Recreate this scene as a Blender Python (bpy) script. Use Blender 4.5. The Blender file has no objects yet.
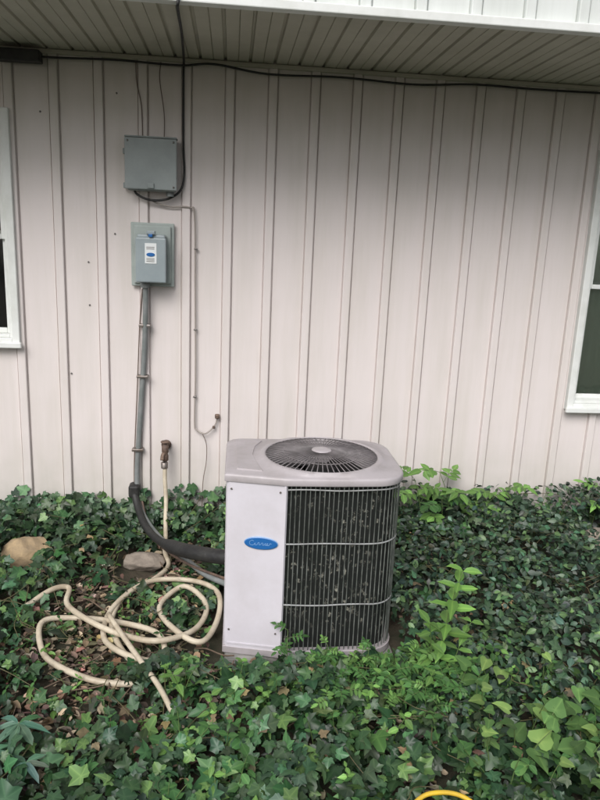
import bpy, bmesh, math, numpy as np
from mathutils import Vector, Matrix
rng=np.random.default_rng(7)
S=bpy.context.scene
S.view_settings.view_transform='Standard'; S.view_settings.look='None'; S.view_settings.exposure=0
# ------------------------------------------------------------------ helpers
def link(o,parent=None):
    S.collection.objects.link(o)
    if parent: o.parent=parent
    return o
def empty(name,loc=(0,0,0)):
    o=bpy.data.objects.new(name,None); o.location=loc; o.empty_display_size=.1
    return link(o)
def mat(name,col,rough=.6,metal=0,col2=None,nscale=8,nlo=.35,nhi=.65,bump=0,bscale=60,spec=.5,stretch=(1,1,1),detail=6):
    m=bpy.data.materials.new(name); m.use_nodes=True; nt=m.node_tree; N=nt.nodes; L=nt.links
    b=N['Principled BSDF']; b.inputs['Roughness'].default_value=rough; b.inputs['Metallic'].default_value=metal
    b.inputs['Specular IOR Level'].default_value=spec
    b.inputs['Base Color'].default_value=(*col,1)
    tc=N.new('ShaderNodeTexCoord'); mp=N.new('ShaderNodeMapping'); mp.inputs['Scale'].default_value=stretch
    L.new(tc.outputs['Object'],mp.inputs['Vector'])
    if col2:
        n=N.new('ShaderNodeTexNoise'); n.inputs['Scale'].default_value=nscale; n.inputs['Detail'].default_value=detail; n.inputs['Roughness'].default_value=.65
        L.new(mp.outputs[0],n.inputs['Vector'])
        r=N.new('ShaderNodeMapRange'); r.inputs[1].default_value=nlo; r.inputs[2].default_value=nhi
        L.new(n.outputs['Fac'],r.inputs[0])
        mx=N.new('ShaderNodeMix'); mx.data_type='RGBA'; mx.inputs[6].default_value=(*col,1); mx.inputs[7].default_value=(*col2,1)
        L.new(r.outputs[0],mx.inputs[0]); L.new(mx.outputs[2],b.inputs['Base Color'])
    if bump:
        n2=N.new('ShaderNodeTexNoise'); n2.inputs['Scale'].default_value=bscale; n2.inputs['Detail'].default_value=4
        L.new(tc.outputs['Object'],n2.inputs['Vector'])
        bp=N.new('ShaderNodeBump'); bp.inputs['Strength'].default_value=bump; bp.inputs['Distance'].default_value=.01
        L.new(n2.outputs['Fac'],bp.inputs['Height']); L.new(bp.outputs[0],b.inputs['Normal'])
    return m
def mesh(name,V,F,m=None,parent=None,smooth=False):
    me=bpy.data.meshes.new(name); me.from_pydata([tuple(v) for v in V],[],[tuple(f) for f in F]); me.update()
    if m: me.materials.append(m)
    if smooth: me.polygons.foreach_set('use_smooth',[True]*len(me.polygons))
    return link(bpy.data.objects.new(name,me),parent)
def box(name,x0,x1,y0,y1,z0,z1,m,parent=None,bev=.004,seg=2):
    bm=bmesh.new(); bmesh.ops.create_cube(bm,size=1)
    for v in bm.verts: v.co=Vector(((x0+x1)/2+v.co.x*(x1-x0),(y0+y1)/2+v.co.y*(y1-y0),(z0+z1)/2+v.co.z*(z1-z0)))
    if bev: bmesh.ops.bevel(bm,geom=bm.edges[:],offset=bev,segments=seg,affect='EDGES',profile=.5)
    me=bpy.data.meshes.new(name); bm.to_mesh(me); bm.free(); me.materials.append(m)
    return link(bpy.data.objects.new(name,me),parent)
def spline(P,k=8):
    P=[Vector(p) for p in P]; Q=[P[0]*2-P[1]]+P+[P[-1]*2-P[-2]]; out=[]
    for i in range(1,len(Q)-2):
        a,b,c,d=Q[i-1],Q[i],Q[i+1],Q[i+2]
        for j in range(k):
            t=j/k; out.append(.5*((2*b)+(c-a)*t+(2*a-5*b+4*c-d)*t*t+(3*b-a-3*c+d)*t**3))
    out.append(P[-1]); return out
def tubegeo(P,r,n=8):
    V=[];F=[]; up=Vector((.13,.21,.97)).normalized(); last=None
    for i,p in enumerate(P):
        t=(P[min(i+1,len(P)-1)]-P[max(i-1,0)]).normalized()
        if last is None:
            a=t.cross(up)
            if a.length<.2: a=t.cross(Vector((1,0,0)))
        else: a=last-t*last.dot(t)
        a.normalize(); last=a; b=t.cross(a)
        rr=r[i] if hasattr(r,'__len__') else r
        for j in range(n):
            w=2*math.pi*j/n; V.append(p+a*math.cos(w)*rr+b*math.sin(w)*rr)
        if i:
            for j in range(n):
                q=(i-1)*n; F.append((q+j,q+(j+1)%n,q+n+(j+1)%n,q+n+j))
    F.append(tuple(range(n-1,-1,-1))); F.append(tuple(range(len(V)-n,len(V))))
    return V,F
def tube(name,P,r,m,parent=None,n=10,k=8,sm=True):
    P=spline(P,k) if sm else [Vector(p) for p in P]
    V,F=tubegeo(P,r,n); return mesh(name,V,F,m,parent,True)
def lathe(name,prof,centre,m,parent=None,n=32,axis='z'):
    V=[];F=[]
    for r,h in prof:
        for j in range(n):
            a=2*math.pi*j/n
            V.append((centre[0]+r*math.cos(a),centre[1]+r*math.sin(a),centre[2]+h) if axis=='z' else (centre[0]+r*math.cos(a),centre[1]-h,centre[2]+r*math.sin(a)))
    for i in range(len(prof)-1):
        for j in range(n): F.append((i*n+j,i*n+(j+1)%n,(i+1)*n+(j+1)%n,(i+1)*n+j))
    F.append(tuple(range((len(prof)-1)*n,len(prof)*n)))
    return mesh(name,V,F,m,parent,True)
_lat={}
def vn(x,y,sc,seed=0):
    if seed not in _lat: _lat[seed]=np.random.default_rng(seed+100).random((64,64))
    g=_lat[seed]; x=np.asarray(x,float)*sc+1000; y=np.asarray(y,float)*sc+1000
    i=np.floor(x).astype(int); j=np.floor(y).astype(int); fx=x-i; fy=y-j
    fx=fx*fx*(3-2*fx); fy=fy*fy*(3-2*fy); G=lambda a,b:g[a%64,b%64]
    return (G(i,j)*(1-fx)+G(i+1,j)*fx)*(1-fy)+(G(i,j+1)*(1-fx)+G(i+1,j+1)*fx)*fy
# ------------------------------------------------------------------ materials
M_sid=mat('painted_siding',(.735,.675,.66),.5,col2=(.62,.575,.53),nscale=2.6,nlo=.42,nhi=.9,stretch=(4,1,.35),bump=.35,bscale=5)
# splash-back grime near the base; grey-green tint growing towards the soffit
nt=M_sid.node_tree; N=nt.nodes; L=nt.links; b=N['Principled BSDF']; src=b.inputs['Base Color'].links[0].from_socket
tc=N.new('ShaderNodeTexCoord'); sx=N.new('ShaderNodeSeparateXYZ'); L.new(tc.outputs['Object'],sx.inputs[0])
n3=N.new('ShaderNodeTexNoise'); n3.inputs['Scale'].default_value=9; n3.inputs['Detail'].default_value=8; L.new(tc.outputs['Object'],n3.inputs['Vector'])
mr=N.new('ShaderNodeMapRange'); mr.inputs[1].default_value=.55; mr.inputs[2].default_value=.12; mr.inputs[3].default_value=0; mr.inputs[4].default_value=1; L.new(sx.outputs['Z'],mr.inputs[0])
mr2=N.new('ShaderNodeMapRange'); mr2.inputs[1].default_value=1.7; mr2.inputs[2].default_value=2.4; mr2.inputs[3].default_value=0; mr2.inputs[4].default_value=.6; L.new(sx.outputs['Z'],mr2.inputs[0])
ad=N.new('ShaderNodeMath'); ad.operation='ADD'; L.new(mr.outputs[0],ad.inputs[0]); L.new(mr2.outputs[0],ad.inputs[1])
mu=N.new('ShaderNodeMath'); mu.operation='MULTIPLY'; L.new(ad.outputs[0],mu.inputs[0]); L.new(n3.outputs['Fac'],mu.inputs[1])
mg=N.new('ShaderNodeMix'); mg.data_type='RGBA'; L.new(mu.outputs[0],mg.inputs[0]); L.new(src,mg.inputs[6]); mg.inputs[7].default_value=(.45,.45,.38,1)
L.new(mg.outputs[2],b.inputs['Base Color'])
M_sid2=mat('upper_siding',(.68,.71,.69),.5,col2=(.56,.59,.56),nscale=3,nlo=.4,nhi=.8,stretch=(4,1,.4))
M_sof=mat('soffit_paint',(.52,.50,.42),.6,col2=(.40,.385,.31),nscale=2,nlo=.35,nhi=.7)
M_trim=mat('white_trim',(.76,.78,.76),.45,col2=(.60,.62,.58),nscale=6,nlo=.45,nhi=.8)
M_found=mat('concrete',(.3,.29,.27),.9,col2=(.2,.2,.18),nscale=10,bump=.4)
M_room=mat('dark_interior',(.02,.025,.02),.9)
M_pane_backing=mat('pane_backing',(.72,.78,.70),.9)  # pale green tone, gives the right panes their reflected look
M_roof=mat('shingles',(.08,.075,.07),.9,col2=(.05,.05,.05),nscale=30)
M_boxg=mat('grey_enamel',(.30,.335,.335),.45,col2=(.22,.25,.25),nscale=7,nlo=.4,nhi=.8,bump=.05)
M_boxl=mat('light_grey_enamel',(.38,.43,.41),.45,col2=(.28,.32,.31),nscale=7,nlo=.4,nhi=.8)
M_boxb=mat('blue_grey_enamel',(.31,.36,.38),.4,col2=(.23,.28,.30),nscale=5,nlo=.4,nhi=.8)
M_cond=mat('grey_pvc',(.24,.25,.25),.5,col2=(.16,.18,.175),nscale=12)
M_blk=mat('black_rubber',(.012,.012,.013),.6,col2=(.03,.03,.028),nscale=14,bump=.3)
M_wirel=mat('pale_wire',(.36,.32,.29),.6)
M_wired=mat('brown_wire',(.16,.12,.10),.6)
M_label=mat('paper_label',(.75,.78,.78),.6)
M_blue=mat('badge_blue',(.02,.13,.38),.3)
M_bluel=mat('badge_script',(.22,.38,.62),.4)
M_white=mat('badge_rim',(.28,.42,.60),.4)
M_metal=mat('dull_metal',(.35,.33,.32),.45,metal=.8,col2=(.2,.16,.13),nscale=30)
M_screw=mat('screw',(.2,.19,.18),.4,metal=.7)
M_rust=mat('weathered_brass',(.22,.15,.11),.6,metal=.3,col2=(.10,.07,.06),nscale=40,bump=.4)
M_hose=mat('tan_vinyl_hose',(.60,.53,.41),.5,col2=(.36,.29,.20),nscale=12,nlo=.42,nhi=.75,bump=.1)
M_yel=mat('yellow_hose',(.75,.5,.03),.45,col2=(.6,.4,.05),nscale=20)
M_ac=mat('ac_enamel',(.66,.635,.685),.38,col2=(.53,.50,.52),nscale=5,nlo=.42,nhi=.9,bump=.03,bscale=12)
M_cap=mat('ac_cap_enamel',(.45,.415,.43),.42,col2=(.33,.30,.295),nscale=9,nlo=.4,nhi=.8,bump=.05,bscale=20)
M_rod=mat('grille_rod',(.19,.205,.19),.5,col2=(.05,.06,.05),nscale=14)
M_strap=mat('grille_strap',(.42,.43,.43),.4,metal=.2,col2=(.25,.25,.25),nscale=20)
M_fan=mat('fan_black',(.012,.012,.012),.6)
M_ring=mat('grille_ring_wire',(.22,.20,.205),.45,col2=(.12,.11,.11),nscale=20)
M_rock=mat('tan_rock',(.42,.31,.18),.9,col2=(.26,.20,.13),nscale=14,bump=.6,bscale=30)
M_rock2=mat('grey_rock',(.34,.29,.24),.9,col2=(.20,.17,.14),nscale=14,bump=.6,bscale=30)
M_stem=mat('green_stem',(.10,.16,.05),.6)
M_bark=mat('bark',(.12,.09,.06),.9,col2=(.07,.05,.035),nscale=20,bump=.5)
M_twig=mat('twig',(.18,.13,.09),.8,col2=(.09,.06,.04),nscale=30)
M_coil=mat('coil_fins',(.007,.009,.0075),.8,col2=(.38,.37,.31),nscale=60,nlo=.56,nhi=.68,stretch=(1,1,.7),detail=6)
# lint gathers in patches: gate the specks with a large noise
nt=M_coil.node_tree; N=nt.nodes; L=nt.links
mixn=[n for n in N if n.bl_idname=='ShaderNodeMix'][0]; spk=mixn.inputs[0].links[0].from_socket
tc=N.new('ShaderNodeTexCoord'); nb=N.new('ShaderNodeTexNoise'); nb.inputs['Scale'].default_value=6; nb.inputs['Detail'].default_value=3; L.new(tc.outputs['Object'],nb.inputs['Vector'])
mb=N.new('ShaderNodeMapRange'); mb.inputs[1].default_value=.40; mb.inputs[2].default_value=.58; L.new(nb.outputs['Fac'],mb.inputs[0])
mm=N.new('ShaderNodeMath'); mm.operation='MULTIPLY'; L.new(spk,mm.inputs[0]); L.new(mb.outputs[0],mm.inputs[1]); L.new(mm.outputs[0],mixn.inputs[0])
def glass_clear():
    m=bpy.data.materials.new('clear_pane'); m.use_nodes=True; nt=m.node_tree; N=nt.nodes
    N.remove(N['Principled BSDF'])
    g=N.new('ShaderNodeBsdfGlossy'); g.inputs['Roughness'].default_value=.02; t=N.new('ShaderNodeBsdfTransparent'); t.inputs[0].default_value=(.86,.92,.87,1)
    mx=N.new('ShaderNodeMixShader'); fr=N.new('ShaderNodeFresnel'); fr.inputs[0].default_value=2.2
    nt.links.new(fr.outputs[0],mx.inputs[0]); nt.links.new(t.outputs[0],mx.inputs[1]); nt.links.new(g.outputs[0],mx.inputs[2])
    nt.links.new(mx.outputs[0],N['Material Output'].inputs[0]); return m
M_pane=glass_clear()
def leafmat(name,rough=.42,trans=.25,vcol=(1.7,1.5,1.5)):
    m=bpy.data.materials.new(name); m.use_nodes=True; nt=m.node_tree; N=nt.nodes; L=nt.links; b=N['Principled BSDF']
    at=N.new('ShaderNodeAttribute'); at.attribute_name='lc'; ve=N.new('ShaderNodeAttribute'); ve.attribute_name='vein'
    pw=N.new('ShaderNodeMath'); pw.operation='POWER'; pw.inputs[1].default_value=7; L.new(ve.outputs['Fac'],pw.inputs[0])
    sc=N.new('ShaderNodeMix'); sc.data_type='RGBA'; sc.blend_type='MULTIPLY'; sc.inputs[0].default_value=1; sc.inputs[7].default_value=(*vcol,1)
    L.new(at.outputs['Color'],sc.inputs[6])
    mx=N.new('ShaderNodeMix'); mx.data_type='RGBA'; L.new(pw.outputs[0],mx.inputs[0]); L.new(at.outputs['Color'],mx.inputs[6]); L.new(sc.outputs[2],mx.inputs[7])
    L.new(mx.outputs[2],b.inputs['Base Color']); b.inputs['Roughness'].default_value=rough; b.inputs['Specular IOR Level'].default_value=.35
    if trans:
        tr=N.new('ShaderNodeBsdfTranslucent'); L.new(mx.outputs[2],tr.inputs[0])
        ms=N.new('ShaderNodeMixShader'); ms.inputs[0].default_value=trans
        L.new(b.outputs[0],ms.inputs[1]); L.new(tr.outputs[0],ms.inputs[2]); L.new(ms.outputs[0],N['Material Output'].inputs[0])
    return m
M_leaf=leafmat('leaf',.4,0); M_thin=leafmat('thin_leaf',.45,.25); M_dead=leafmat('dead_leaf',.85,0,(.8,.8,.8))
# ------------------------------------------------------------------ leaf templates
def fan(outline,tips,c,z):
    R=outline; full=[(x,y,v,zz) for (x,y),v,zz in zip(R,tips,z)]+[(-x,y,v,zz) for (x,y),v,zz in list(zip(R,tips,z))[::-1] if x>0]
    V=[(c[0],c[1],0)]+[(p[0],p[1],p[3]) for p in full]; ve=[1]+[p[2] for p in full]; n=len(full)
    T=[(0,i+1,(i+1)%n+1) for i in range(n)]
    return np.array(V,float),np.array(T)[:,::-1],np.array(ve,float)
IVY=fan([(0,.02),(.16,-.12),(.34,-.06),(.38,.12),(.56,.34),(.42,.44),(.28,.5),(.19,.74),(0,1)],[.9,.3,1,.2,1,.3,.1,.3,1],(0,.2),[0,-.02,-.08,.0,-.12,.0,.03,-.02,-.13])
HRT=fan([(0,0),(.2,-.12),(.4,-.04),(.47,.18),(.38,.45),(.2,.75),(0,1)],[.9,.2,.6,.2,.5,.2,1],(0,.15),[0,.02,.02,.04,.04,0,-.12])
def ell(w=.24,fold=.07,droop=.15):
    ys=[0,.18,.42,.7,1]; ws=[0,.7*w,w,.72*w,0]; V=[];ve=[];T=[]
    for y,ww in zip(ys,ws):
        zc=-droop*y*y
        if ww==0: V.append((0,y,zc)); ve.append(1)
        else:
            V+= [(-ww,y,zc+fold),(0,y,zc),(ww,y,zc+fold)]; ve+=[0,1,0]
    T=[(0,2,1),(0,3,2)]
    for a in (1,4):
        T+=[(a,a+1,a+4),(a,a+4,a+3),(a+1,a+2,a+5),(a+1,a+5,a+4)]
    T+=[(7,8,10),(8,9,10)]
    return np.array(V,float),np.array(T),np.array(ve,float)
ELL=ell(); ELLW=ell(.3,.05,.2); NAR=ell(.15,.05,.2); CURL=ell(.3,.2,-.25)
def leafmesh(name,Tm,P,t,n,s,col,m=M_leaf,parent=None):
    V0,T0,ve0=Tm; P=np.asarray(P,float); N=len(P); k=len(V0)
    n=n/np.linalg.norm(n,axis=1,keepdims=True); t=t-(t*n).sum(1,keepdims=True)*n; t/=np.linalg.norm(t,axis=1,keepdims=True)+1e-9
    b=np.cross(t,n)
    s=np.broadcast_to(np.asarray(s,float),(N,))
    wid=rng.uniform(.85,1.15,N); cur=rng.uniform(.3,1.8,N); jit=1+rng.normal(0,.07,(N,k,1))
    V=P[:,None,:]+s[:,None,None]*jit*(V0[None,:,0:1]*wid[:,None,None]*b[:,None,:]+V0[None,:,1:2]*t[:,None,:]+V0[None,:,2:3]*cur[:,None,None]*n[:,None,:])
    F=(T0[None]+(np.arange(N)*k)[:,None,None]).reshape(-1,3)
    me=bpy.data.meshes.new(name); nf=len(F); me.vertices.add(N*k); me.vertices.foreach_set('co',V.reshape(-1).astype(np.float32))
    me.loops.add(nf*3); me.loops.foreach_set('vertex_index',F.reshape(-1).astype(np.int32))
    me.polygons.add(nf); me.polygons.foreach_set('loop_start',(np.arange(nf)*3).astype(np.int32))
    me.polygons.foreach_set('use_smooth',np.ones(nf,bool))
    me.update(calc_edges=True); me.validate()
    a=me.attributes.new('lc','FLOAT_COLOR','POINT'); C=np.ones((N,k,4),np.float32); C[:,:,:3]=np.asarray(col)[:,None,:]; a.data.foreach_set('color',C.reshape(-1))
    a=me.attributes.new('vein','FLOAT','POINT'); a.data.foreach_set('value',np.tile(ve0,N).astype(np.float32))
    me.materials.append(m); return link(bpy.data.objects.new(name,me),parent)
def colors(N,base,var=.35,alt=None,pa=.1):
    c=np.array(base)[None]*np.exp(rng.normal(0,var,(N,1)))*np.exp(rng.normal(0,.12,(N,3)))
    if alt is not None:
        k=rng.random(N)<pa; c[k]=np.array(alt)[None]*np.exp(rng.normal(0,.2,(k.sum(),1)))
    return np.clip(c,0,.7)
def orient(N,tilt=.55,bias=-.35):
    n=np.stack([rng.normal(0,tilt,N),rng.normal(bias,tilt,N),np.ones(N)],1)
    a=rng.uniform(0,2*np.pi,N); t=np.stack([np.cos(a),np.sin(a)-.3,rng.normal(-.2,.3,N)],1)
    return t,n
# ------------------------------------------------------------------ HOUSE
house=empty('sided_house')
wins=[(-2.04,-1.036,1.0,2.105),(1.836,2.76,.722,2.074)]
def siding(name,X0,X1,z0,z1,y,m,openings=(),pitch=.203,off=-.045):
    xs=[]; k=math.floor((X0-off)/pitch)
    while off+k*pitch<X1:
        o=off+k*pitch
        for dx,dy in [(-.0035,0),(-.002,.007),(.0005,.007),(.003,-.013),(.006,-.0145),(.038,-.0145),(.041,-.013),(.0435,.008),(.0465,.008),(.049,0)]:
            if X0<o+dx<X1: xs.append((o+dx,dy))
        k+=1
    xs=[(X0,0)]+xs+[(X1,0)]
    def yat(x):
        for (a,ya),(b,yb) in zip(xs,xs[1:]):
            if a<=x<=b: return ya+(yb-ya)*(x-a)/max(b-a,1e-6)
        return 0
    ex=[]
    for w in openings: ex+=[(w[0],yat(w[0])),(w[1],yat(w[1]))]
    xs=sorted(xs+ex); V=[];F=[]
    for (a,ya),(b,yb) in zip(xs,xs[1:]):
        if b-a<1e-5: continue
        c=(a+b)/2; rg=[(z0,z1)]
        for w in openings:
            if w[0]<c<w[1]: rg=[(z0,w[2]),(w[3],z1)]
        for u,v in rg:
            i=len(V); V+=[(a,y+ya,u),(b,y+yb,u),(b,y+yb,v),(a,y+ya,v)]; F.append((i,i+1,i+2,i+3))
    return mesh(name,V,F,m,house)
op=[(w[0]+.03,w[1]-.03,w[2]+.03,w[3]-.03) for w in wins]
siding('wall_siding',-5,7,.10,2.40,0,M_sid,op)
box('foundation',-5,7,.012,.2,-.2,.12,M_found,house,0)
box('wall_end',-5.0,-4.98,.012,4,.12,2.3,M_sid,house,0)
siding('upper_siding',-5,7,2.385,4.6,-.84,M_sid2,(),.203,.03)
box('drip_trim',-5,7,-.876,-.83,2.360,2.392,M_trim,house,.004)
V=[];F=[];x=-5.0;prof=[]
while x<7:
    prof+= [(x,0),(x+.004,.012),(x+.012,.012),(x+.016,0),(x+.066,0),(x+.068,.005),(x+.071,0)]; x+=.115
for (a,za),(b,zb) in zip(prof,prof[1:]):
    i=len(V); V+=[(a,-.832,2.368+za),(b,-.832,2.368+zb),(b,.02,2.368+zb),(a,.02,2.368+za)]; F.append((i+3,i+2,i+1,i))
mesh('soffit',V,F,M_sof,house)
box('soffit_backing',-5,7,-.83,.3,2.402,2.42,M_room,house,0)
box('soffit_moulding',-5,7,-.028,.012,2.348,2.366,M_sof,house,.003)
V=[(-5.3,-1.3,4.5),(7.3,-1.3,4.5),(7.3,3,6.3),(-5.3,3,6.3),(-5.3,-1.3,4.6),(7.3,-1.3,4.6),(7.3,3,6.4),(-5.3,3,6.4)]
mesh('roof',V,[(0,1,2,3),(7,6,5,4),(0,4,5,1),(1,5,6,2),(0,3,7,4)],M_roof,house)
def window(i,w,rail):
    x0,x1,z0,z1=w; p=empty('window_unit_%d'%i); p.parent=house
    def frame(nm,x0,x1,z0,z1,t,y0,y1,m=M_trim,b=.004,tb=None):
        tb=tb or t
        box(nm+'_left',x0,x0+t,y0,y1,z0,z1,m,p,b); box(nm+'_right',x1-t,x1,y0,y1,z0,z1,m,p,b)
        box(nm+'_top',x0+t,x1-t,y0+.001,y1,z1-t,z1,m,p,b); box(nm+'_bottom',x0+t,x1-t,y0+.001,y1,z0,z0+tb,m,p,b)
    frame('casing',x0,x1,z0,z1,.036,-.035,.06)
    frame('inner_frame',x0+.036,x1-.036,z0+.036,z1-.036,.016,-.016,.08)
    a,b,c,d=x0+.052,x1-.052,z0+.052,z1-.052; mid=c+(d-c)*rail
    frame('upper_sash',a,b,mid-.02,d,.024,.012,.035); frame('lower_sash',a,b,c,mid+.02,.026,.036,.06)
    box('sill',x0-.010,x1+.010,-.055,-.0355,z0-.010,z0+.018,M_trim,p,.004)
    mesh('upper_pane',[(a+.02,.024,mid),(b-.02,.024,mid),(b-.02,.024,d-.02),(a+.02,.024,d-.02)],[(0,1,2,3)],M_pane,p)
    mesh('lower_pane',[(a+.02,.048,c+.02),(b-.02,.048,c+.02),(b-.02,.048,mid),(a+.02,.048,mid)],[(0,1,2,3)],M_pane,p)
    X0,X1,Z0,Z1=x0-.3,x1+.3,z0-.3,z1+.2
    V=[(X0,.085,Z0),(X1,.085,Z0),(X1,.085,Z1),(X0,.085,Z1),(X0,1.5,Z0),(X1,1.5,Z0),(X1,1.5,Z1),(X0,1.5,Z1)]
    mesh('room',V,[(4,5,6,7),(0,4,7,3),(1,2,6,5),(0,1,5,4),(3,7,6,2)],M_room,p)
    V=[];F=[];n=60
    for k in range(n+1):
        xx=a+(b-a)*k/n; yy=.076+.006*math.sin(k*1.9)
        V+=[(xx,yy,c if i==1 else d-.2),(xx,yy,d)]
    for k in range(n): F.append((2*k,2*k+2,2*k+3,2*k+1))
    mesh('pane_backing',V,F,M_pane_backing,p,True)  # added pale sheet; on the right window it stands in for pane reflection
window(0,wins[0],.48); window(1,wins[1],.5)
sc=empty('wall_screws')
for (x,z) in [(-.70,1.42),(-.70,1.21),(-.63,1.43),(-.80,.86),(-.62,1.30),(-.57,1.56),(-.55,2.2),(-.9,2.1)]:
    lathe('screw',[(.0045,0),(.0045,.003),(.003,.006)],(x,-.0005,z),M_screw,sc,10,'y')
p=empty('eave_mounted_box')
box('housing',-1.06,-.87,-.10,-.032,2.295,2.345,M_blk,p,.006); box('bracket',-1.02,-.91,-.0315,-.012,2.30,2.335,M_metal,p,.002)
# ------------------------------------------------------------------ cables
tube('eave_cable',[(-1.9,-.04,2.33),(-1.25,-.05,2.335),(-.87,-.05,2.325),(-.55,-.04,2.335),(-.26,-.04,2.33),(-.1,-.04,2.345),(.15,-.04,2.318),(.5,-.04,2.325),(.85,-.04,2.315),(1.15,-.04,2.333),(1.5,-.04,2.33),(2.1,-.04,2.335),(3.5,-.04,2.335)],.005,M_blk)
tube('service_cable',[(-.2,-.875,3.6),(-.2,-.885,2.6),(-.2,-.885,2.38),(-.205,-.84,2.345),(-.215,-.5,2.352),(-.235,-.08,2.345),(-.24,-.03,2.28),(-.24,-.025,2.0),(-.235,-.03,1.86),(-.25,-.04,1.78),(-.31,-.04,1.735),(-.39,-.045,1.725),(-.45,-.05,1.745),(-.47,-.05,1.77)],.0055,M_blk)
tube('thin_wire',[(-.46,-.008,2.345),(-.455,-.018,2.25),(-.435,-.018,2.15),(-.43,-.018,2.0)],.0024,M_wired)
tube('thin_wire',[(-.345,-.008,2.345),(-.35,-.018,2.27),(-.33,-.018,2.12),(-.33,-.018,2.0)],.0024,M_wired)
p=empty('thermostat_wire')
tube('run',[(-.40,-.03,1.74),(-.37,-.03,1.715),(-.3,-.02,1.70),(-.21,-.02,1.70),(-.185,-.02,1.66),(-.18,-.018,1.3),(-.175,-.018,.9),(-.178,-.018,.62),(-.165,-.02,.575),(-.12,-.03,.56),(-.075,-.02,.60),(-.06,-.018,.64)],.0042,M_wirel,p)
tube('tail',[(-.14,-.025,.565),(-.115,-.03,.50),(-.115,-.03,.40),(-.13,-.03,.30),(-.135,-.04,.15)],.002,M_wired,p)
box('wire_nut',-.073,-.048,-.035,-.015,.64,.665,M_rust,p,.006); box('wire_nut_2',-.085,-.07,-.03,-.015,.585,.60,M_rust,p,.004)
for z in (1.5,1.1,.75): box('staple',-.186,-.168,-.026,-.012,z,z+.008,M_screw,p,.002)
# ------------------------------------------------------------------ grey junction box
jb=empty('electrical_junction_box')
box('body',-.495,-.275,-.085,-.015,1.765,1.985,M_boxg,jb,.006)
box('lid',-.505,-.265,-.100,-.0855,1.770,2.0,M_boxg,jb,.005)
box('lid_lip',-.505,-.265,-.0995,-.03,2.001,2.008,M_boxg,jb,.003)
box('hinge_tab',-.520,-.5055,-.05,-.015,1.775,1.80,M_boxg,jb,.003); box('hinge_tab_2',-.520,-.5055,-.05,-.015,1.93,1.955,M_boxg,jb,.003)
box('latch',-.40,-.37,-.108,-.1005,1.776,1.80,M_boxg,jb,.003)
for x,z in ((-.49,1.985),(-.28,1.985),(-.28,1.785)): lathe('screw',[(.005,0),(.004,.003)],(x,-.1003,z),M_screw,jb,10,'y')
lathe('knockout',[(.018,0),(.018,.02),(.012,.025)],(-.3,-.05,1.745),M_cond,jb,16)
# disconnect
db=empty('ac_disconnect_box')
box('backplate',-.490,-.282,-.03,-.015,1.315,1.62,M_boxl,db,.004)
box('backplate_inner',-.475,-.297,-.045,-.0305,1.33,1.605,M_boxl,db,.004)
box('body',-.452,-.318,-.115,-.0455,1.345,1.565,M_boxb,db,.008)
box('cover',-.457,-.313,-.128,-.1155,1.34,1.55,M_boxb,db,.006)
box('handle',-.395,-.375,-.137,-.1285,1.553,1.568,M_blue,db,.003)
box('handle_grip',-.405,-.365,-.13,-.09,1.566,1.582,M_boxb,db,.003)
box('label',-.412,-.357,-.1305,-.1285,1.43,1.525,M_label,db,.0005,1)
def oval(name,c,rx,rz,u,nrm,m,parent,off=0,n=32,th=.002):
    u=Vector(u).normalized(); nr=Vector(nrm).normalized(); V=[];F=[]
    for s,d in ((1,0),(1,th),(.93,th*1.6)):
        for j in range(n):
            a=2*math.pi*j/n; V.append(Vector(c)+u*math.cos(a)*rx*s+Vector((0,0,1))*math.sin(a)*rz*s+nr*(off+d))
    for i in range(2):
        for j in range(n): F.append((i*n+j,i*n+(j+1)%n,(i+1)*n+(j+1)%n,(i+1)*n+j))
    F.append(tuple(range(2*n,3*n))); return mesh(name,V,F,m,parent)
oval('label_logo',(-.385,-.1306,1.472),.020,.009,(1,0,0),(0,-1,0),M_blue,db)
for k,z in enumerate((1.505,1.497,1.452,1.445,1.438)): box('label_text_%d'%k,-.405,-.367,-.1312,-.1304,z,z+.003,M_screw,db,0)
lathe('hub',[(.024,0),(.024,.03),(.018,.035)],(-.42,-.06,1.31),M_cond,db,16)
# conduit
cd=empty('electrical_conduit')
tube('pipe',[(-.42,-.06,1.33),(-.42,-.055,1.22),(-.43,-.035,1.0),(-.445,-.034,.78),(-.465,-.034,.5),(-.475,-.036,.32),(-.462,-.08,.19),(-.40,-.20,.13),(-.31,-.35,.10),(-.20,-.50,.085),(-.09,-.66,.08),(.02,-.78,.09)],.0135,M_cond,cd,12)
for x,z in ((-.439,.86),(-.468,.47),(-.425,1.12)):
    box('strap',x-.030,x+.028,-.056,-.015,z-.007,z+.007,M_metal,cd,.003)
tube('ground_wire',[(-.44,-.02,1.3),(-.455,-.02,1.1),(-.47,-.018,.8),(-.49,-.018,.4),(-.49,-.03,.2)],.003,M_wired,cd)
rl=empty('insulated_refrigerant_line')
tube('insulation',[(-.50,.02,.26),(-.49,-.05,.25),(-.46,-.12,.18),(-.41,-.25,.14),(-.33,-.42,.14),(-.22,-.58,.17),(-.10,-.70,.20),(.03,-.78,.22)],[.019]*34+[.019+.014*min(i/4,1) for i in range(23)],M_blk,rl,14)
tube('liquid_line',[(-.47,.02,.22),(-.45,-.06,.21),(-.42,-.14,.14),(-.36,-.3,.09),(-.2,-.55,.09),(.03,-.8,.12)],.006,M_rust,rl)
box('tape_wrap',-.515,-.46,-.085,-.015,.215,.285,M_blk,rl,.012)
sp=empty('water_spigot')
lathe('flange',[(.026,0),(.026,.006),(.013,.01),(.013,.05)],(-.325,-.006,.49),M_rust,sp,16,'y')
lathe('body',[(.012,-.05),(.017,-.045),(.017,-.02),(.013,-.01),(.018,.0),(.018,.03),(.010,.04),(.006,.05)],(-.325,-.07,.47),M_rust,sp,14)
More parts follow.
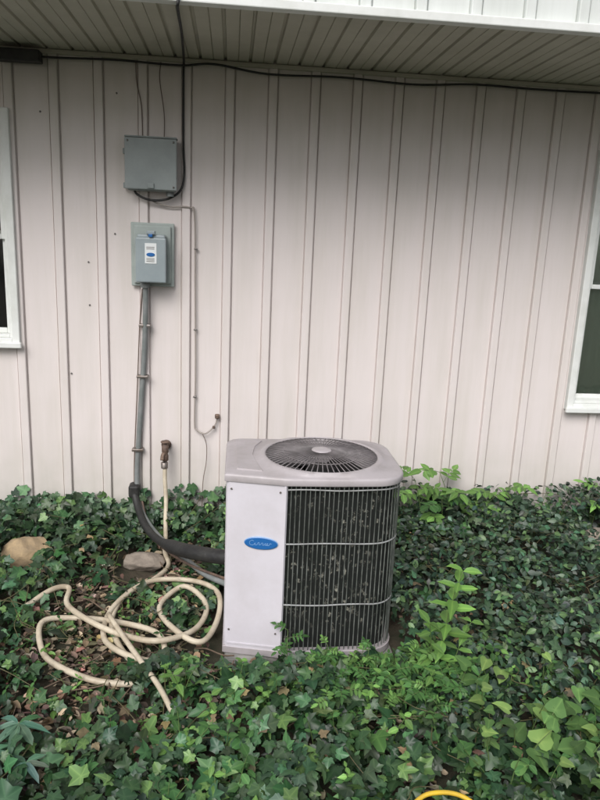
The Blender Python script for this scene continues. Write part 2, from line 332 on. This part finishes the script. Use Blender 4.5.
tube('outlet',[(-.325,-.07,.47),(-.335,-.085,.455),(-.338,-.095,.43)],.011,M_rust,sp,10,4)
lathe('hose_coupling',[(.018,-.03),(.018,0),(.015,.002)],(-.328,-.08,.415),M_metal,sp,14)
lathe('handle',[(.004,0),(.022,.001),(.025,.005),(.022,.009),(.004,.010)],(-.325,-.07,.518),M_rust,sp,8)
# ------------------------------------------------------------------ garden hose
def G(u,v):
    s=np.interp(v,[560,595,640,690,740],[.0044,.0042,.0039,.0036,.0031]); x=(u-226)*s
    y=np.interp(v,[560,590,610,640,665,690,740],[-.40,-.62,-.80,-1.02,-1.20,-1.355,-1.62]); return float(x),float(y)
hp=[(-.325,-.082,.40),(-.325,-.09,.33),(-.318,-.11,.22),(-.315,-.17,.14),(-.305,-.28,.085),(-.30,-.38,.06)]
hz=[(163,572),(150,592),(122,610),(110,634),(122,662),(148,690),(110,695),(75,686),(48,664),(42,640),(75,632),(120,640),(160,655),(163,676),(128,672),(104,650),(112,622),(145,600),(190,598),(217,612),(219,635),(204,662),(178,655),(158,626),(182,606),(206,622),(196,650),(160,666),(120,655),(85,642),(64,622),(64,608),(48,612),(24,626)]
for i,(u,v) in enumerate(hz):
    x,y=G(u,v); hp.append((x,y,.038+.024*((i*7)%5)/4+.012*(i//9)))
tube('garden_hose',hp,.0112,M_hose,None,10,8)
tube('garden_hose',[(*G(108,640),.10),(*G(128,665),.10),(*G(148,690),.095),(*G(162,710),.085),(*G(176,732),.06),(*G(182,750),.02)],.0095,M_hose,None,10,8)
tube('yellow_hose',[(.35,-2.3,.03),(.43,-2.10,.06),(.53,-2.00,.095),(.60,-1.98,.105),(.68,-1.99,.09),(.76,-2.06,.05),(.9,-2.2,.03)],.0065,M_yel,None,10,8)
def rock(name,c,s,m,seed):
    bm=bmesh.new(); bmesh.ops.create_icosphere(bm,subdivisions=4,radius=1); r=np.random.default_rng(seed)
    D=[(Vector(r.normal(size=3)).normalized(),r.uniform(.65,.95)) for _ in range(14)]
    for v in bm.verts:
        for d,h in D:
            k=v.co.dot(d)
            if k>h: v.co-=d*(k-h)*.9
        v.co*=1+.03*math.sin(v.co.x*9+v.co.y*7)*math.cos(v.co.z*8)
        v.co=Vector((v.co.x*s[0],v.co.y*s[1],v.co.z*s[2]))+Vector(c)
    me=bpy.data.meshes.new(name); bm.to_mesh(me); bm.free(); me.materials.append(m); link(bpy.data.objects.new(name,me))
ROCKS=[((-.93,-.42,.07),(.125,.085,.085)),((-.40,-.42,.02),(.12,.075,.045)),((1.98,-.36,.10),(.14,.09,.07))]
rock('rock',*ROCKS[0],M_rock,3); rock('rock',*ROCKS[1],M_rock2,5); rock('rock',*ROCKS[2],M_rock2,8)
# ------------------------------------------------------------------ AIR CONDITIONER
ac=empty('air_conditioner')
A=Vector((-.005,-1.165)); B=Vector((.215,-1.212))
def arc(cx,cy,r,a0,a1,n=8): return [Vector((cx+r*math.cos(math.radians(a0+(a1-a0)*i/n)),cy+r*math.sin(math.radians(a0+(a1-a0)*i/n)))) for i in range(n+1)]
coilpath=[B]+[Vector((.38,-1.215))]+arc(.545,-1.10,.11,-90,0)+arc(.545,-.84,.11,0,90)+[Vector((.3,-.73)),Vector((.06,-.73))]
foot=[A]+coilpath+arc(.05,-.78,.05,90,180,4)
def offs(poly,d):
    out=[];n=len(poly)
    for i,p in enumerate(poly):
        a=poly[i-1];b=poly[(i+1)%n]; t=(b-a).normalized(); nr=Vector((t.y,-t.x)); out.append(p+nr*d)
    return out
def prism(name,poly,z0,z1,m,bev=.004,parent=ac):
    bm=bmesh.new(); vs=[bm.verts.new((p.x,p.y,z0)) for p in poly]; f=bm.faces.new(vs)
    r=bmesh.ops.extrude_face_region(bm,geom=[f]); 
    for e in r['geom']:
        if isinstance(e,bmesh.types.BMVert): e.co.z=z1
    bmesh.ops.recalc_face_normals(bm,faces=bm.faces[:])
    if bev:
        ed=[e for e in bm.edges if abs(e.verts[0].co.z-e.verts[1].co.z)<1e-5]
        bmesh.ops.bevel(bm,geom=ed,offset=bev,segments=3,affect='EDGES')
    me=bpy.data.meshes.new(name); bm.to_mesh(me); bm.free(); me.materials.append(m); return link(bpy.data.objects.new(name,me),parent)
box('concrete_pad',.0,.66,-1.20,-.72,-.08,.015,M_found,ac,.01)
prism('base_pan',offs(foot,.004),.016,.05,M_cap,.005)
def wallstrip(name,pts,z0,z1,m,smooth=False):
    V=[];F=[]
    for p in pts: V+=[(p.x,p.y,z0),(p.x,p.y,z1)]
    for i in range(len(pts)-1): F.append((2*i,2*i+2,2*i+3,2*i+1))
    return mesh(name,V,F,m,ac,smooth)
tdir=(B-A).normalized(); nrm=Vector((tdir.y,-tdir.x))
panel=[Vector((.06,-.728)),Vector((.012,-.745)),Vector((-.003,-.79)),A+Vector((0,.014)),A+Vector((.004,.004)),A+tdir*.014,B-tdir*.006,B+Vector((.002,.006)),B+Vector((.002,.03))]
wallstrip('service_panel',panel,.035,.722,M_ac)
def onpanel(s,z,out=.001): q=A+tdir*s+nrm*out; return (q.x,q.y,z)
for s0,s1,z0,z1,o in ((.012,.213,.060,.066,.003),(.214,.222,.05,.72,.004)):
    V=[onpanel(s0,z0,.0005),onpanel(s1,z0,.0005),onpanel(s1,z1,.0005),onpanel(s0,z1,.0005),onpanel(s0,z0,o),onpanel(s1,z0,o),onpanel(s1,z1,o),onpanel(s0,z1,o)]
    mesh('panel_flange',V,[(4,5,6,7),(0,1,5,4),(1,2,6,5),(2,3,7,6),(3,0,4,7)],M_ac,ac)
bc=onpanel(.135,.487); oval('logo_rim',bc,.064,.026,(tdir.x,tdir.y,0),(nrm.x,nrm.y,0),M_white,ac,0)
oval('logo_badge',bc,.0615,.0235,(tdir.x,tdir.y,0),(nrm.x,nrm.y,0),M_blue,ac,.0025)
def scribble(pts,r=.0009):
    v,f=tubegeo(spline([onpanel(.135+a,.487+b,.0063) for a,b in pts],5),r,6); mesh('logo_script',v,f,M_bluel,ac)
scribble([(-.026,.008),(-.034,.011),(-.042,.003),(-.040,-.006),(-.031,-.008),(-.024,-.004),(-.020,.001),(-.024,-.002),(-.021,-.006),(-.014,-.005),(-.010,.003),(-.006,.002),(-.006,-.005),(-.001,-.004),(.004,.003),(.008,.001),(.007,-.005),(.013,-.004),(.017,.003),(.017,-.005),(.022,-.004),(.026,.001),(.023,.003),(.022,-.004),(.030,-.005),(.034,.003),(.040,.001)])
for s,z in ((.02,.12),(.2,.12),(.02,.69),(.2,.69)):
    oval('panel_screw',onpanel(s,z,.0),.004,.004,(tdir.x,tdir.y,0),(nrm.x,nrm.y,0),M_metal,ac,0,10,.002)
inner=offs(foot,-.022); coil=inner[1:-5]
wallstrip('condenser_coil',coil,.05,.72,M_coil,smooth=True)
acc=[0]; cp=offs(foot,-.004)[1:-5]
for i in range(1,len(cp)): acc.append(acc[-1]+(cp[i]-cp[i-1]).length)
def at(s):
    for i in range(1,len(cp)):
        if s<=acc[i]+1e-9:
            t=(s-acc[i-1])/(acc[i]-acc[i-1]); return cp[i-1].lerp(cp[i],t)
    return cp[-1]
V=[];F=[];s=.014
def addtube(P,r,nn=5):
    v,f=tubegeo(P,r,nn); o=len(V); V.extend(v); F.extend([tuple(i+o for i in q) for q in f])
while s<acc[-1]:
    p=at(s); addtube([Vector((p.x,p.y,.045)),Vector((p.x+rng.normal(0,.0009),p.y,.3)),Vector((p.x+rng.normal(0,.0006),p.y,.725))],.0021,5); s+=.0175
mesh('vertical_guard_wires',V,F,M_rod,ac)
for z in (.240,.49,.70):
    pts=[Vector((q.x,q.y,z+.0018*math.sin(k*.35+z*9))) for k,q in enumerate([at(acc[-1]*k/90) for k in range(91)])]
    v,f=tubegeo(pts,.0032,6); mesh('horizontal_guard_wire',v,f,M_strap,ac,True)
# top cover with fan opening
cx,cy,N=.365,-.970,128
outl=offs(foot,.007)
def ray(poly,ang):
    d=Vector((math.cos(ang),math.sin(ang))); c=Vector((cx,cy)); best=None
    for i in range(len(poly)):
        a=poly[i-1]-c;b=poly[i]-c;e=b-a; den=d.x*e.y-d.y*e.x
        if abs(den)<1e-9: continue
        t=(a.x*e.y-a.y*e.x)/den; u=(a.x*d.y-a.y*d.x)/den
        if t>0 and -1e-6<=u<=1+1e-6 and (best is None or t<best): best=t
    return best
angs=sorted([2*math.pi*i/N for i in range(N)]+[math.atan2(p.y-cy,p.x-cx)%(2*math.pi) for p in (outl[0],)])
R0=[ray(outl,a) for a in angs]; RF=.222
prof=[lambda r:(r-.012,.718),lambda r:(r-.001,.718),lambda r:(r,.720),lambda r:(r,.738),lambda r:(r-.002,.743),lambda r:(r-.007,.746),
 lambda r:(max(r-.016,RF+.006),.7475),lambda r:(min(max(r-.019,RF+.004),RF+.028),.752),lambda r:(min(max(r-.021,RF+.003),RF+.022),.759),lambda r:(RF+.003,.763),lambda r:(RF-.002,.760),lambda r:(RF-.004,.750),lambda r:(RF-.004,.60)]
V=[];F=[];n=len(angs)
for fn in prof:
    for a,r0 in zip(angs,R0):
        r,z=fn(r0); V.append((cx+r*math.cos(a),cy+r*math.sin(a),z))
for i in range(len(prof)-1):
    for j in range(n): F.append((i*n+j,i*n+(j+1)%n,(i+1)*n+(j+1)%n,(i+1)*n+j))
cap=mesh('top_cover',V,F,M_cap,ac,True)
es=cap.modifiers.new('edge','EDGE_SPLIT'); es.split_angle=math.radians(50)
prism('cover_embossing',[Vector((.03,-1.13)),Vector((.13,-1.155)),Vector((.110,-1.05)),Vector((.098,-.965)),Vector((.110,-.86)),Vector((.145,-.775)),Vector((.03,-.775))],.744,.7545,M_cap,.004)
V=[];F=[]
for k in range(64):
    a=2*math.pi*k/64; c_,s_=math.cos(a),math.sin(a)
    addtube([Vector((cx+r*c_,cy+r*s_,z)) for r,z in ((.04,.776),(.10,.774),(.16,.770),(RF,.758))],.0021)
mesh('fan_guard_radials',V,F,M_ring,ac,True)
V=[];F=[]
for r,z in ((.095,.7715),(.150,.768),(RF-.002,.758)):
    addtube([Vector((cx+r*math.cos(2*math.pi*i/64),cy+r*math.sin(2*math.pi*i/64),z)) for i in range(65)],.0026)
mesh('fan_guard_rings',V,F,M_ring,ac,True)
lathe('hub_cap',[(.038,-.01),(.040,0),(.037,.004),(.02,.0055),(.001,.006)],(cx,cy,.776),M_cap,ac,32)
lathe('motor',[(.06,-.2),(.06,-.05),(.045,-.04)],(cx,cy,.75),M_fan,ac,24)
for b in range(3):
    V=[];F=[]
    for i in range(7):
        for j in range(7):
            r=.05+.145*i/6; a=2*math.pi*b/3+(j/6-.5)*(1.1+.5*i/6)+.4; V.append((cx+r*math.cos(a),cy+r*math.sin(a),.68+(j/6-.5)*.06))
    for i in range(6):
        for j in range(6): q=i*7+j; F.append((q,q+1,q+8,q+7))
    mesh('fan_blade_%d'%b,V,F,M_fan,ac,True)
lathe('inner_floor',[(.205,0),(.001,.001)],(cx,cy,.59),M_fan,ac,32)
# ------------------------------------------------------------------ GROUND
gm=mat('soil_and_moss',(.075,.056,.040),.95,col2=(.03,.035,.018),nscale=5,bump=.8,bscale=40)
gx=np.concatenate([[-60,-25,-10],np.linspace(-5,6,190),[12,30,60]]); gy=np.concatenate([[-60,-25,-10],np.linspace(-5,.3,100),[5,20,60]])
X,Y=np.meshgrid(gx,gy); near=(np.abs(X)<7)&(Y>-6)&(Y<.5)
Z=np.where(near,(vn(X,Y,9,1)-.5)*.03+(vn(X,Y,25,2)-.5)*.012,0)-.004
Z=np.where((X>-.1)&(X<.76)&(Y>-1.3)&(Y<-.6),-.01,Z)
nx=len(gx); F=[(j*nx+i,j*nx+i+1,(j+1)*nx+i+1,(j+1)*nx+i) for j in range(len(gy)-1) for i in range(nx-1)]
mesh('ground',np.stack([X.ravel(),Y.ravel(),Z.ravel()],1),F,gm,None,True)
# ------------------------------------------------------------------ vegetation
def blocked(x,y,pad=0):
    b=((x>-.03-pad)&(x<.685+pad)&(y>-1.235-pad)&(y<-.70+pad))
    for c,s in ROCKS: b=b|(((x-c[0])/s[0])**2+((y-c[1]+.05)/(s[1]+.05))**2<1.1)
    return b
def litter(x,y):
    a=((x+.45)/.50)**2+((y+.93)/.42)**2; b=((x+.42)/.42)**2+((y+1.55)/.24)**2; c=((x+.25)/.26)**2+((y+.45)/.26)**2
    d=np.minimum(a,np.minimum(b*1.3,c*1.3))+(vn(x,y,5,5)-.5)*1.5
    return np.clip(1.25-d,0,1)
def small_zone(x,y): return (x+ (vn(x,y,3,9)-.5)*.5 > .68)&(y>-1.75)|((x>.1)&(y>-.75))
def height(x,y):
    h=.04+.11*vn(x,y,4,3)+.06*vn(x,y,11,4)
    h+=np.clip((y+.55)/.5,0,1)*(.05+.10*vn(x,y,2.5,6))
    h+=np.clip((x-.8)/.8,0,1)*.05
    pipe=np.exp(-((x+.27-(y+.4)*-.7)/.17)**2)*(y>-.8)
    h=h*(1-.62*pipe)
    front=((x>-.1)&(x<.75)&(y<-1.2))*np.clip((y+1.50)/.25,0,1)
    h=h*(1-.6*front)
    return h*(1-.7*litter(x,y))
def gaps(x,y):
    return (vn(x,y,8,31)*.6+vn(x,y,15,32)*.4)<.35
def scatter(N,x0,x1,y0,y1): return rng.uniform(x0,x1,N),rng.uniform(y0,y1,N)
GI=(.030,.066,.029)
x,y=scatter(17500,-2.0,1.4,-2.25,-.0); g=gaps(x,y)&(rng.random(len(x))<.8)&(y<-.3)
keep=(~blocked(x,y,.01))&(y<-.02)&(~g)&(rng.random(len(x))>litter(x,y)*.88)&((~small_zone(x,y))|(rng.random(len(x))<.10))
x,y=x[keep],y[keep]; n=len(x); H=height(x,y); z=H*rng.random(n)**.5+.012
t,nn=orient(n,.62); k=y>-.18; nn[k,1]-=.9
s=rng.uniform(.024,.058,n)*np.where(rng.random(n)<.15,1.25,1)
patch=vn(x,y,2.2,21)
c=colors(n,GI,.42,(.09,.17,.052),.12)*(.35+.75*np.clip(z/np.maximum(H,.02),0,1))[:,None]*(.65+.6*patch)[:,None]  # lower leaves coloured darker: canopy shade put into the leaf colour
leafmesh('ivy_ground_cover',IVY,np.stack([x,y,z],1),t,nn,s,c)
for i,(N,x0,x1,y0,y1) in enumerate([(4500,-5,-2.0,-3.2,0),(4500,-2.2,2.6,-3.6,-2.25),(4500,2.6,6.5,-3.4,0)]):
    x,y=scatter(N,x0,x1,y0,y1); keep=y<-.02; x,y=x[keep],y[keep]; n=len(x); z=height(x,y)*rng.random(n)**.45+.012; t,nn=orient(n)
    if i==1:
        k=~((np.abs(x-.6)<.3)&(y>-2.4)); x,y,z,t,nn=x[k],y[k],z[k],t[k],nn[k]; n=len(x)
    leafmesh('ivy_ground_cover',IVY,np.stack([x,y,z],1),t,nn,rng.uniform(.06,.10,n),colors(n,GI,.33))
n=900; x=np.concatenate([rng.uniform(-2.2,-.05,520),rng.uniform(.7,2.6,380)]); hh=.11+.14*vn(x,x*0,3.2,11)+.03*vn(x,x*0,12,12)
hh=hh*np.where((x>-.42)&(x<-.1),.6,1)
z=hh*rng.random(n)**.6+.02; y=-.022-rng.random(n)*.07; nn=np.stack([rng.normal(0,.4,n),-np.ones(n),rng.normal(.6,.3,n)],1); a=rng.normal(-1.57,1,n)
leafmesh('climbing_ivy',IVY,np.stack([x,y,z],1),np.stack([np.cos(a),np.zeros(n),np.sin(a)],1),nn,rng.uniform(.03,.055,n),colors(n,GI,.35,(.08,.16,.05),.1))
x,y=scatter(27000,.0,2.7,-1.95,-.02); g=gaps(x+5,y)&(rng.random(len(x))<.75); keep=small_zone(x,y)&~blocked(x,y,.01)&~g; x,y=x[keep],y[keep]; n=len(x)
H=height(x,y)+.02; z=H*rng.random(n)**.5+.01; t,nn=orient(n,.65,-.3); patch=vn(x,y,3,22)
leafmesh('wintercreeper_ground_cover',ELLW,np.stack([x,y,z],1),t,nn,rng.uniform(.022,.044,n),colors(n,(.032,.060,.035),.45,(.08,.145,.058),.16)*(.65+.6*patch)[:,None]*(.4+.7*z/H)[:,None])  # colour darkens with depth, painting in the shade between leaves
# dead leaves
n=8500; x,y=scatter(n,-1.3,1.3,-2.0,-.2); keep=(rng.random(n)<(.12+litter(x,y)+.5*gaps(x,y)))&~blocked(x,y,.02); x,y=x[keep],y[keep]; n=len(x)
t,nn=orient(n,.4,0); z=rng.uniform(.010,.035,n)
leafmesh('leaf_litter',CURL,np.stack([x,y,z],1),t,nn,rng.uniform(.015,.05,n),colors(n,(.18,.135,.095),.55,(.42,.34,.24),.14),M_dead)
n=110; x,y=scatter(n,-1.0,1.2,-1.95,-.3); keep=~blocked(x,y,.02); x,y=x[keep],y[keep]; n=len(x); t,nn=orient(n,.3,-.1)
leafmesh('fallen_maple_leaves',IVY,np.stack([x,y,height(x,y)*.85+.012],1),t,nn,rng.uniform(.025,.045,n),colors(n,(.24,.18,.11),.35,(.38,.28,.15),.2),M_dead)
V=[];F=[]
for i in range(130):
    x=rng.uniform(-1.1,.2); y=rng.uniform(-1.8,-.3)
    if blocked(np.array(x),np.array(y),.05): continue
    a=rng.uniform(0,6.28); l=rng.uniform(.05,.22); P=[Vector((x+math.cos(a)*l*q+rng.normal(0,.006),y+math.sin(a)*l*q+rng.normal(0,.006),.03+rng.normal(0,.006)+.02*q)) for q in (0,.33,.66,1)]
    addtube(spline(P,3),rng.uniform(.0012,.0032),5)
mesh('fallen_twigs',V,F,M_twig)
V=[];F=[]
for i in range(260):
    x=rng.uniform(-1.8,2.4); y=rng.uniform(-1.95,-.1)
    if blocked(np.array(x),np.array(y),.08): continue
    a=rng.uniform(0,6.28); l=rng.uniform(.15,.4); P=[]
    for q in (0,.33,.66,1):
        xx,yy=x+math.cos(a)*l*q+rng.normal(0,.02),min(y+math.sin(a)*l*q+rng.normal(0,.02),-.03)
        P.append(Vector((xx,yy,float(height(np.array(xx),np.array(yy)))*.8+.02)))
    if any(blocked(np.array(p.x),np.array(p.y),.03) for p in P): continue
    addtube(spline(P,3),.0016,4)
mesh('vine_runners',V,F,mat('vine_stem',(.10,.09,.04),.7))
def plants(name,specs,Tm,m=M_thin):
    root=empty(name); global V,F
    V=[];F=[]; P=[];T=[];Nn=[];Sz=[];C=[]
    for (x,y,z0,h,lx,ly,nl,ls,col,mode) in specs:
        pts=spline([(x,y,z0),(x+lx*.25,y+ly*.25,z0+h*.4),(x+lx*.6,y+ly*.6,z0+h*.75),(x+lx,y+ly,z0+h)],5)
        addtube(pts,[.003*(1-.6*i/len(pts))*(h/.3)**.4 for i in range(len(pts))],5)
        a0=rng.uniform(0,6.28)
        for k in range(nl):
            q=.25+.75*(k/(max(nl-1,1))); p=pts[min(int(q*(len(pts)-1)),len(pts)-1)]
            if mode=='pinnate':
                a=a0+k*2.4; L=ls*3.2*(1.1-.5*q); d=Vector((math.cos(a),math.sin(a)*.8-.1,.45)).normalized()
                rp=[p+d*L*u+Vector((0,0,-.25*L*u*u)) for u in (0,.25,.5,.75,1)]; addtube(rp,.0012,4)
                side=d.cross(Vector((0,0,1))).normalized()
                for u in (.35,.6,.85):
                    b=p+d*L*u+Vector((0,0,-.25*L*u*u))
                    for sg in (1,-1):
                        P.append(b);T.append(d*.45+side*sg);Nn.append(Vector((rng.normal(0,.2),-.3+rng.normal(0,.2),1)));Sz.append(ls*rng.uniform(.8,1.1));C.append(col)
                P.append(rp[-1]);T.append(d);Nn.append(Vector((0,-.3,1)));Sz.append(ls*1.1);C.append(col)
            else:
                for sg in ((0,math.pi) if mode=='opp' else (0,)):
                    a=a0+k*(1.57 if mode=='opp' else 2.4)+sg; d=Vector((math.cos(a),math.sin(a),.25-.3*(1-q)))
                    P.append(p);T.append(d);Nn.append(Vector((d.x*-.3,-.35+rng.normal(0,.2),1)));Sz.append(ls*rng.uniform(.7,1.1)*(1.15-.4*q));C.append(col)
    mesh('stems',V,F,M_stem,root,True)
    n=len(P); c=np.array(C)*np.exp(rng.normal(0,.25,(n,1)))
    leafmesh('leaves',Tm,np.array([tuple(p) for p in P]),np.array([tuple(p) for p in T]),np.array([tuple(p) for p in Nn]),np.array(Sz),c,m,root)
LG=(.13,.26,.065); MG=(.055,.135,.04); YG=(.18,.29,.085)
plants('tree_seedling',[(.77,-1.37,0,.47,.06,-.02,9,.10,(.16,.32,.075),'opp'),(.75,-1.40,0,.30,-.04,-.04,5,.085,LG,'opp'),(.83,-1.36,0,.27,.05,-.03,4,.08,LG,'opp')],ELL)
plants('tree_seedling',[(1.22,-.16,0,.42,-.12,-.05,6,.065,LG,'pinnate'),(1.30,-.14,0,.33,.18,-.05,6,.06,LG,'pinnate'),(1.15,-.2,0,.30,-.05,-.08,5,.055,MG,'pinnate'),(1.05,-.18,0,.38,-.08,-.03,6,.055,LG,'pinnate')],ELLW)
plants('tree_seedling',[(1.70,-.12,0,.30,.03,-.03,6,.05,MG,'alt'),(2.02,-.12,0,.36,.05,-.03,6,.055,LG,'pinnate'),(2.12,-.14,0,.30,.05,-.03,6,.055,MG,'pinnate')],ELL)
sp_=[]
for i in range(52):
    x=rng.uniform(.20,.85); y=rng.uniform(-1.62,-1.31); sp_.append((x,y,0,rng.uniform(.07,.17),rng.normal(0,.03),rng.normal(-.02,.03),rng.integers(3,6),rng.uniform(.018,.034),(.065,.16,.045) if rng.random()<.6 else (.12,.24,.065),'pinnate'))
plants('weed_patch',sp_,ELL)
sp_=[]
for i in range(90):
    x=rng.uniform(-.2,1.3); y=rng.uniform(-2.0,-1.38)
    if abs(x-.6)<.18 and y<-1.8: continue
    sp_.append((x,y,0,rng.uniform(.10,.2),rng.normal(0,.03),rng.normal(-.02,.03),rng.integers(3,6),rng.uniform(.025,.055),MG if rng.random()<.65 else LG,'opp'))
plants('weed_patch',sp_,ELLW)
sp_=[]
for i in range(56):
    x=rng.uniform(.80,1.45); y=rng.uniform(-1.95,-1.45); sp_.append((x,y,0,rng.uniform(.12,.24),rng.normal(0,.04),rng.normal(-.03,.03),rng.integers(2,4),rng.uniform(.045,.09),(.09,.18,.055) if rng.random()<.7 else YG,'alt'))
plants('heart_leaved_vine',sp_,HRT)
sp_=[]
for i in range(150):
    x=rng.uniform(-.98,.05); y=rng.uniform(-1.8,-.4)
    if blocked(np.array(x),np.array(y),.03): continue
    sp_.append((x,y,0,rng.uniform(.03,.10),rng.normal(0,.02),rng.normal(0,.02),rng.integers(2,4),rng.uniform(.015,.035),MG if rng.random()<.7 else LG,'opp'))
plants('seedling_sprouts',sp_,ELL)
root=empty('palmate_weed'); P=[];T=[];Nn=[];Sz=[]
V=[];F=[]
for (px,py,pz,s) in ((-.60,-1.72,.16,.10),(-.66,-1.80,.13,.09),(-.55,-1.83,.12,.08)):
    addtube([Vector((px-.02,py+.03,0)),Vector((px-.01,py+.01,pz*.6)),Vector((px,py,pz))],.002,5)
    for k in range(7):
        a=-1.57+(k-3)*.72; P.append((px,py,pz)); T.append((math.cos(a),math.sin(a),-.15)); Nn.append((0,-.25,1)); Sz.append(s*(1-.08*abs(k-3)))
mesh('stems',V,F,M_stem,root,True)
leafmesh('leaves',NAR,np.array(P),np.array(T),np.array(Nn),np.array(Sz),colors(len(P),(.08,.18,.11),.15),M_thin,root)
# ------------------------------------------------------------------ trees behind the viewer (seen in window reflections)
def tree(x,y,h,r):
    root=empty('shade_tree',(0,0,0)); global V,F
    V=[];F=[]; tr=spline([(x,y,-.1),(x+.1,y,h*.3),(x-.1,y+.1,h*.6),(x,y,h*.85)],6); addtube(tr,[.28*(1-.8*i/len(tr)) for i in range(len(tr))],10)
    cl=[]
    for i in range(16):
        a=i*2.4; z=h*(.35+.6*i/16); rr=r*(1-.6*abs(i/16-.35)); e=Vector((x+math.cos(a)*rr*.8,y+math.sin(a)*rr*.8,z+.6)); addtube(spline([(x,y,z-.6),(x+math.cos(a)*rr*.4,y+math.sin(a)*rr*.4,z),e],4),.05,5); cl.append(e)
    mesh('trunk_and_limbs',V,F,M_bark,root,True)
    P=np.concatenate([np.array(e)+rng.normal(0,1,(150,3))*np.array([r*.28,r*.28,r*.22]) for e in cl]); n=len(P); t,nn=orient(n,.8,0)
    leafmesh('crown',ELLW,P,t,nn,rng.uniform(.3,.6,n),colors(n,(.05,.10,.03),.35),M_leaf,root)
for (x,y,h,r) in ((-9,-24,8,3),(1.5,-27,9,3.6),(9,-25,8,3.2)): tree(x,y,h,r)
# ------------------------------------------------------------------ camera
p,yw,r=map(math.radians,(13.5,6,2.5))
Fv=Vector((math.sin(yw)*math.cos(p),math.cos(yw)*math.cos(p),-math.sin(p)))
R0=Fv.cross(Vector((0,0,1))).normalized(); U0=R0.cross(Fv)
R=math.cos(r)*R0+math.sin(r)*U0; U=math.cos(r)*U0-math.sin(r)*R0
cam=bpy.data.cameras.new('camera'); co=bpy.data.objects.new('camera',cam); link(co)
M=Matrix((R,U,-Fv)).transposed().to_4x4(); M.translation=Vector((0,-3.55,1.6)); co.matrix_world=M
cam.sensor_fit='VERTICAL'; cam.sensor_height=24; cam.lens=693/800*24; cam.clip_end=500; cam.clip_start=.05
S.camera=co
# ------------------------------------------------------------------ light
el,az=math.radians(42),math.radians(203)
w=bpy.data.worlds.new('World'); S.world=w; w.use_nodes=True; nt=w.node_tree; bg=nt.nodes['Background']
sk=nt.nodes.new('ShaderNodeTexSky'); sk.sky_type='NISHITA'; sk.sun_disc=False; sk.sun_elevation=el; sk.sun_rotation=az; sk.dust_density=3
hs=nt.nodes.new('ShaderNodeHueSaturation'); hs.inputs['Saturation'].default_value=.4
nt.links.new(sk.outputs[0],hs.inputs['Color']); nt.links.new(hs.outputs[0],bg.inputs[0]); bg.inputs[1].default_value=.15
sl=bpy.data.lights.new('sun','SUN'); sl.energy=2.25; sl.angle=math.radians(34); sl.color=(1,.975,.96)
so=bpy.data.objects.new('sun',sl); link(so)
d=Vector((math.sin(az)*math.cos(el),math.cos(az)*math.cos(el),math.sin(el)))
so.rotation_euler=d.to_track_quat('Z','Y').to_euler()
